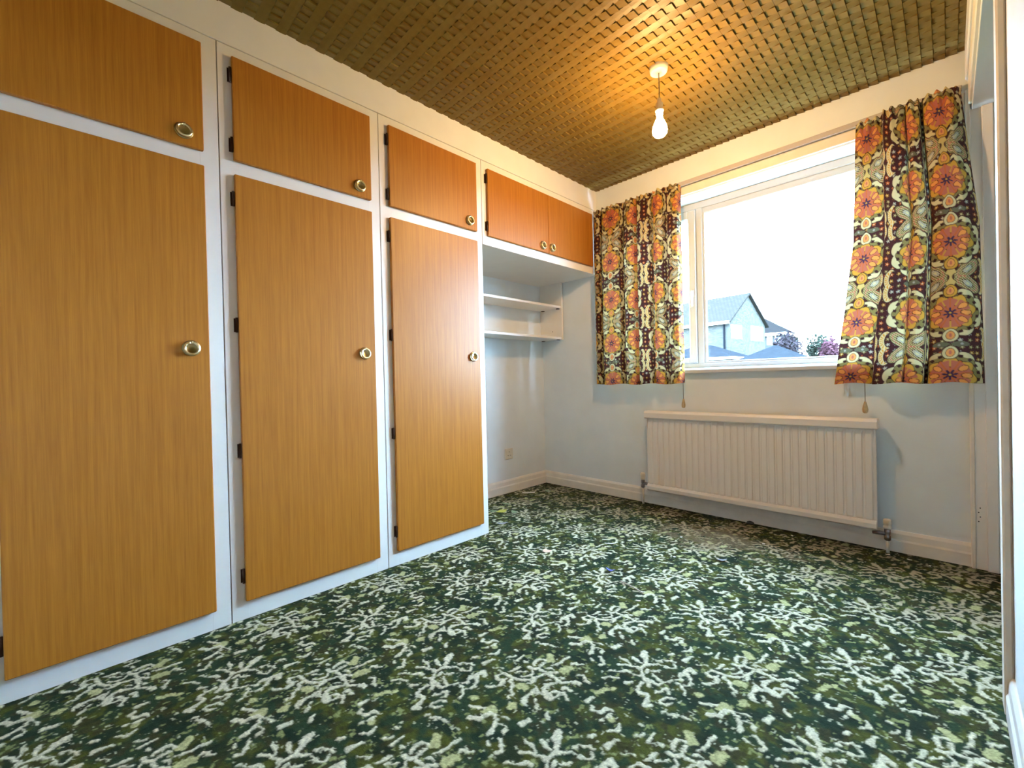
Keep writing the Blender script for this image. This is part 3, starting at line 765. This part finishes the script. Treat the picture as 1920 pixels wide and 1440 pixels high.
# ------------------------------------------------------------------ litter on the carpet
random.seed(4)
PAPER = plain('scrap_paper', (0.72, 0.68, 0.62), 0.8); PINKP = plain('pinkish_paper', (0.75, 0.52, 0.40), 0.8)
LEAFG = plain('pale_green_leaf', (0.22, 0.30, 0.16), 0.6, noise=.2, nscale=60); LEAFY = plain('yellow_leaf', (0.45, 0.42, 0.05), 0.6, noise=.2, nscale=60)
BLUEF = plain('blue_foil', (0.12, 0.13, 0.42), 0.3, metal=.4); GREYF = plain('grey_foil', (0.35, 0.38, 0.44), 0.3, metal=.5)
TWIG = plain('dry_straw', (0.50, 0.45, 0.36), 0.8)
def scrap(name, x, y, l, wd, rot, mat, label, cat, group=None, curl=.004):
    m = MB(); n = 6; c, s = math.cos(rot), math.sin(rot); vs_ = []
    for k in range(n+1):
        t = k/n-.5
        wk = wd*(1 if cat == 'paper' else max(.12, math.sin(math.pi*(k+.35)/(n+.7))))*(.9+.2*random.random())
        for sd in (-.5, .5):
            lx, ly = t*l, sd*wk
            vs_.append((lx*c-ly*s, lx*s+ly*c, .0015+curl*(4*t*t)*random.uniform(.4, 1)))
    top = len(vs_); vs_ += [(a, b, z+.0008) for a, b, z in vs_]
    fs = []
    for k in range(n):
        a = 2*k; fs += [(a, a+1, a+3, a+2), (top+a, top+a+2, top+a+3, top+a+1), (a, a+2, top+a+2, top+a), (a+1, top+a+1, top+a+3, a+3)]
    fs += [(0, top, top+1, 1), (2*n, 2*n+1, top+2*n+1, top+2*n)]
    m.add(vs_, fs); o = m.build(name, mat); o.location = (x, y, 0)
    return tag(o, label, cat, group)
scrap('paper_scrap', -.444, -.367, .100, .034, .75, PAPER, 'long white paper scrap near the alcove corner', 'paper')
scrap('fallen_leaf', -.360, -.232, .055, .030, .2, LEAFG, 'round pale green leaf nearest the alcove corner skirting', 'leaf')
scrap('fallen_leaf', -.250, -.846, .085, .060, 1.4, LEAFY, 'bright yellow leaf beside the wardrobe base', 'leaf')
scrap('fallen_leaf', -.290, -.880, .060, .035, .6, LEAFG, 'pale green leaf touching the yellow leaf', 'leaf')
scrap('fallen_leaf', -.356, -.700, .070, .030, .3, LEAFG, 'grey-green leaf between yellow leaf and alcove skirting', 'leaf')
scrap('fallen_leaf', -.175, -.800, .065, .035, -.3, LEAFG, 'grey-green leaf on the window side of the yellow leaf', 'leaf')
scrap('foil_scrap', -.06, -1.02, .070, .030, .9, GREYF, 'crumpled grey foil scrap beside the wardrobe corner', 'foil', curl=.012)
scrap('paper_scrap', .434, -1.167, .040, .035, .3, PINKP, 'pinkish torn paper scrap in mid carpet', 'paper')
scrap('foil_scrap', .801, -1.143, .045, .018, .2, BLUEF, 'small blue foil scrap in mid carpet', 'foil', curl=.012)
scrap('foil_scrap', 1.134, -.689, .050, .022, .5, GREYF, 'grey foil scrap in front of the radiator', 'foil', curl=.012)
scrap('paper_scrap', .62, -.86, .060, .010, .75, PAPER, 'thin white paper strip between wardrobe corner and radiator', 'paper')
o = MB().tube([(-.05, .012, .004), (0, 0, .007), (.04, -.006, .005), (.075, -.02, .004)], .0026, 6).build('straw_stalk', TWIG); o.location = (.945, -1.225, 0)
tag(o, 'pale bent straw stalk lying in mid carpet', 'straw')
lump = MB().lathe([(.004, 0), (.012, .002), (.016, .008), (.013, .016), (.006, .020), (0, .021)], (0, 0, 0), 'z', 12).build('rubber_foot', BLACK)
lump.location = (1.073, -.045, 0); lump.scale = (1.4, .8, 1); tag(lump, 'small black rubber lump against the skirting under the radiator', 'rubber foot')
for x, y in ((1.033, -1.307), (.60, -.20), (1.30, -.10), (1.66, -.06), (1.70, -.09), (1.22, -.33), (.20, -.42), (.55, -.62), (.95, -.80), (1.78, -.10), (.05, -.60), (1.12, -1.02), (1.50, -1.30), (1.85, -.13), (.30, -1.00), (.86, -.52)):
    scrap('paper_fleck', x, y, random.uniform(.010, .018), random.uniform(.007, .012), random.uniform(0, 3), PAPER, 'tiny white paper fleck close to the skirting under the window' if y > -.15 else 'tiny white paper fleck out on the open green carpet', 'paper', 'white flecks along the skirting' if y > -.15 else 'white flecks on the open carpet', .001)

# ------------------------------------------------------------------ outside: garden ground, houses, trees
GRASS = plain('lawn', (0.03, 0.045, 0.015), 0.9, spec=0.0, noise=.3, nscale=3)
struct('ground', MB().box((-70, .9, -.6), (60, 120, -.5)), GRASS, 'lawn outside the window')
BRICK = brick_mat('grey_buff_brick', (0.050, 0.045, 0.038), (0.026, 0.024, 0.022), (0.044, 0.042, 0.038), 2.2, .5, .16)
TILE = brick_mat('roof_tile', (0.022, 0.019, 0.017), (0.019, 0.017, 0.015), (0.009, 0.008, 0.008), 1.6, .5, .5)
SLATE = plain('dark_slate', (0.009, 0.010, 0.012), 0.9, spec=0.0, noise=.15, nscale=4); FASC = plain('white_fascia', (0.8, 0.8, 0.8), .5)
WING = plain('pale_window', (0.10, 0.11, 0.12), 0.15); PIPE = plain('dark_downpipe', (.006, .007, .009), .8, spec=0.0)
RENDERW = plain('pale_render', (0.035, 0.034, 0.032), .9, spec=0.0)
def uvq(mb_obj, verts_uv):
    me = mb_obj.data; uv = me.uv_layers.new(name='UVMap')
    for lp in me.loops: uv.data[lp.index].uv = verts_uv[lp.vertex_index]
def wallslab(name, pts, nrm, th, mat, root):
    """thick flat polygon with metric UVs; nrm points outwards"""
    P = [Vector(p) for p in pts]; nn = Vector(nrm).normalized(); e1 = (P[1]-P[0]).normalized(); e2 = nn.cross(e1)
    n = len(P); V = P+[p-nn*th for p in P]
    m = MB().add([tuple(p) for p in V], [tuple(range(n)), tuple(reversed(range(n, 2*n)))]+[(k, k+n, (k+1) % n+n, (k+1) % n) for k in range(n)])
    o = local(m, root).build(name, mat, root)
    uvq(o, [((p-P[0]).dot(e1), (p-P[0]).dot(e2)) for p in V]); return o
L0 = Vector((-11.4, 37.0, -.5)); ga = Vector((.9, 7.0, 0)).normalized(); rb = Vector((-7.0, .9, 0)).normalized(); gn = -rb; sn = -ga
GW, RL = 7.06, 10.5
ho = thing('brick_house', 'brick gable-ended house with tiled roof seen through the window', 'house', tuple(L0+ga*GW/2+rb*RL/2))
ZE, ZA = 5.75, 8.40
def hp(a, b, z): p = L0+ga*a+rb*b; return (p.x, p.y, z)
gw_ = wallslab('gable_wall', [hp(0,0,-.5), hp(GW,0,-.5), hp(GW,0,ZE), hp(GW/2,0,ZA-.1), hp(0,0,ZE)], gn, .25, BRICK, ho)
sw_ = wallslab('side_wall', [hp(0,RL,-.5), hp(0,.26,-.5), hp(0,.26,ZE), hp(0,RL,ZE)], sn, .25, BRICK, ho)
wallslab('side_wall', [hp(GW,.26,-.5), hp(GW,RL,-.5), hp(GW,RL,ZE), hp(GW,.26,ZE)], -sn, .25, BRICK, ho)
for s, nm in ((0, 1), (1, -1)):
    e = -.35 if s == 0 else GW+.35; zz = ZE-.22
    nv = Vector((0, 0, 1))*(GW/2)+(sn if s == 0 else -sn)*(ZA-ZE)
    pts = [hp(e, -.25, zz), hp(GW/2, -.25, ZA), hp(GW/2, RL+.2, ZA), hp(e, RL+.2, zz)]
    if s == 0: pts = [pts[3], pts[0], pts[1], pts[2]]
    rf = wallslab('roof_slope', pts, nv, .12, TILE, ho)
def slabbox(name, a0, a1, b0, b1, z0, z1, mat, parent, root):
    m = MB(); V = [hp(a, b, z) for z in (z0, z1) for b in (b0, b1) for a in (a0, a1)]
    m.add(V, [(0,2,3,1),(4,5,7,6),(0,1,5,4),(2,6,7,3),(0,4,6,2),(1,3,7,5)]); return local(m, root).build(name, mat, parent)
slabbox('fascia', -.42, -.34, -.2, RL, ZE-.38, ZE-.12, FASC, ho, ho)
slabbox('downpipe', -.12, -.01, .35, .47, -.4, ZE-.3, PIPE, ho, ho)
for a0, a1, z0, z1 in ((.3, 2.3, 4.15, 5.35), (4.1, 6.6, 4.10, 5.45)):
    wf = slabbox('window', a0, a1, -.03, .1, z0, z1, FASC, ho, ho)
    mid = (a0+a1)/2
    slabbox('pane', a0+.1, mid-.05, -.045, -.02, z0+.1, z1-.1, WING, wf, ho); slabbox('pane', mid+.05, a1-.1, -.045, -.02, z0+.1, z1-.1, WING, wf, ho)

def hipped(name, label, x0, x1, y0, y1, ze, zr, wall, roof, wins, fz=.25, ridge_in=2.5):
    r = thing(name, label, 'house' if 'house' in name else 'outbuilding', ((x0+x1)/2, (y0+y1)/2, -.5))
    local(MB().box((x0, y0, -.5), (x1, y1, ze)), r).build('walls', wall, r)
    ym = (y0+y1)/2; ov = .3
    V = [(x0-ov, y0-ov, ze), (x1+ov, y0-ov, ze), (x1+ov, y1+ov, ze), (x0-ov, y1+ov, ze), (x0+ridge_in, ym, zr), (x1-ridge_in, ym, zr)]
    local(MB().add(V, [(0,1,5,4), (1,2,5), (2,3,4,5), (3,0,4), (3,2,1,0)]), r).build('roof', roof, r)
    local(MB().box((x0-ov, y0-ov-.06, ze-fz), (x1+ov, y0-ov+.02, ze+.02)).box((x1+ov-.02, y0-ov, ze-fz), (x1+ov+.05, y1+ov, ze+.02)), r).build('fascia', FASC, r)
    for a0, a1, z0, z1 in wins:
        w_ = local(MB().box((a0, y0-.05, z0), (a1, y0+.05, z1)), r).build('window', FASC, r)
        local(MB().box((a0+.12, y0-.07, z0+.12), (a1-.12, y0-.04, z1-.12)), r).build('pane', WING, w_)
    return r
hipped('pale_house', 'farther pale house with hipped roof right behind the gabled brick house', -23, -12.7, 60, 68, 6.2, 8.6, RENDERW, TILE, ((-14.5, -13.9, 4.7, 6.0), (-13.6, -12.95, 4.7, 6.0)), .35, 3)
g1 = hipped('garage', 'low slate-roofed garage before the gabled house, skylights in its roof', -8.5, -5.1, 30.2, 35.0, 1.90, 3.0, BRICK, SLATE, (), .10, 1.6)
for k in range(2):
    x = -7.2+k*.75; V = [(x, 30.55, 2.06), (x+.16, 30.55, 2.06), (x+.16, 31.9, 2.70), (x, 31.9, 2.70)]
    local(MB().add(V+[(a, b, z-.05) for a, b, z in V], [(0,1,2,3), (7,6,5,4), (0,4,5,1), (1,5,6,2), (2,6,7,3), (3,7,4,0)]), g1).build('skylight', FASC, g1)
hipped('garage', 'low slate-roofed garage with white fascia below the house side wall', -15.0, -9.2, 30.5, 35.5, 2.25, 3.35, BRICK, SLATE, (), .17, 2.2)

BARK = plain('bark', (.010, .008, .006), .9, spec=0.0)
def leafmat(nm, c): return plain(nm, c, .8, noise=.35, nscale=1.2, spec=0.0)
LV = [leafmat('winter_foliage', (.016, .012, .014)), leafmat('pink_blossom', (.034, .014, .018)), leafmat('grey_green_foliage', (.014, .016, .012))]
def tree(x, y, h, rx, mat, label, seed, nl=900):
    random.seed(seed); r = thing('garden_tree', label, 'tree', (x, y, -.5), 'garden trees beyond the houses')
    m = MB().tube([(x, y, -.5), (x+.1, y, h*.45), (x, y, h*.8)], [.16, .12, .04], 8)
    for k in range(9):
        a = k*2.4; z0 = h*(.3+.05*k); m.tube([(x, y, z0), (x+rx*.45*math.cos(a), y+rx*.45*math.sin(a), z0+h*.14), (x+rx*.8*math.cos(a), y+rx*.8*math.sin(a), z0+h*.24)], [.06, .04, .015], 5)
    local(m, r).build('trunk', BARK, r)
    lf = MB()
    for k in range(nl):
        a = random.uniform(0, 6.283); u = random.uniform(-1, 1); q = random.random()**.4
        s_ = math.sqrt(1-u*u); lump_ = 1+.25*math.sin(3*a+seed)*math.sin(4*u+seed)
        p = Vector((x+rx*q*s_*math.cos(a)*lump_, y+rx*q*s_*math.sin(a)*lump_, h*.66+h*.36*q*u*lump_))
        n1 = Vector((random.gauss(0,1), random.gauss(0,1), random.gauss(0,1))).normalized(); n2 = n1.orthogonal().normalized()*.16; n1 = n1*.16
        lf.add([tuple(p-n1), tuple(p+n2), tuple(p+n1), tuple(p-n2)], [(0,1,2,3)])
    f = local(lf, r).build('foliage', mat, r); f['kind'] = 'stuff'
tree(-11.0, 54, 5.4, 1.5, LV[0], 'bare-looking purplish tree next to the farther pale house', 1)
tree(-8.6, 58.5, 5.3, 1.5, LV[2], 'grey-green bushy tree between the purplish and the pink tree', 2)
tree(-6.9, 54, 4.5, 1.1, LV[1], 'pink-blossomed small tree beside the curtain edge', 3)
tree(-4.9, 59, 5.0, 1.4, LV[2], 'grey-green tree half hidden behind the curtain edge', 4)
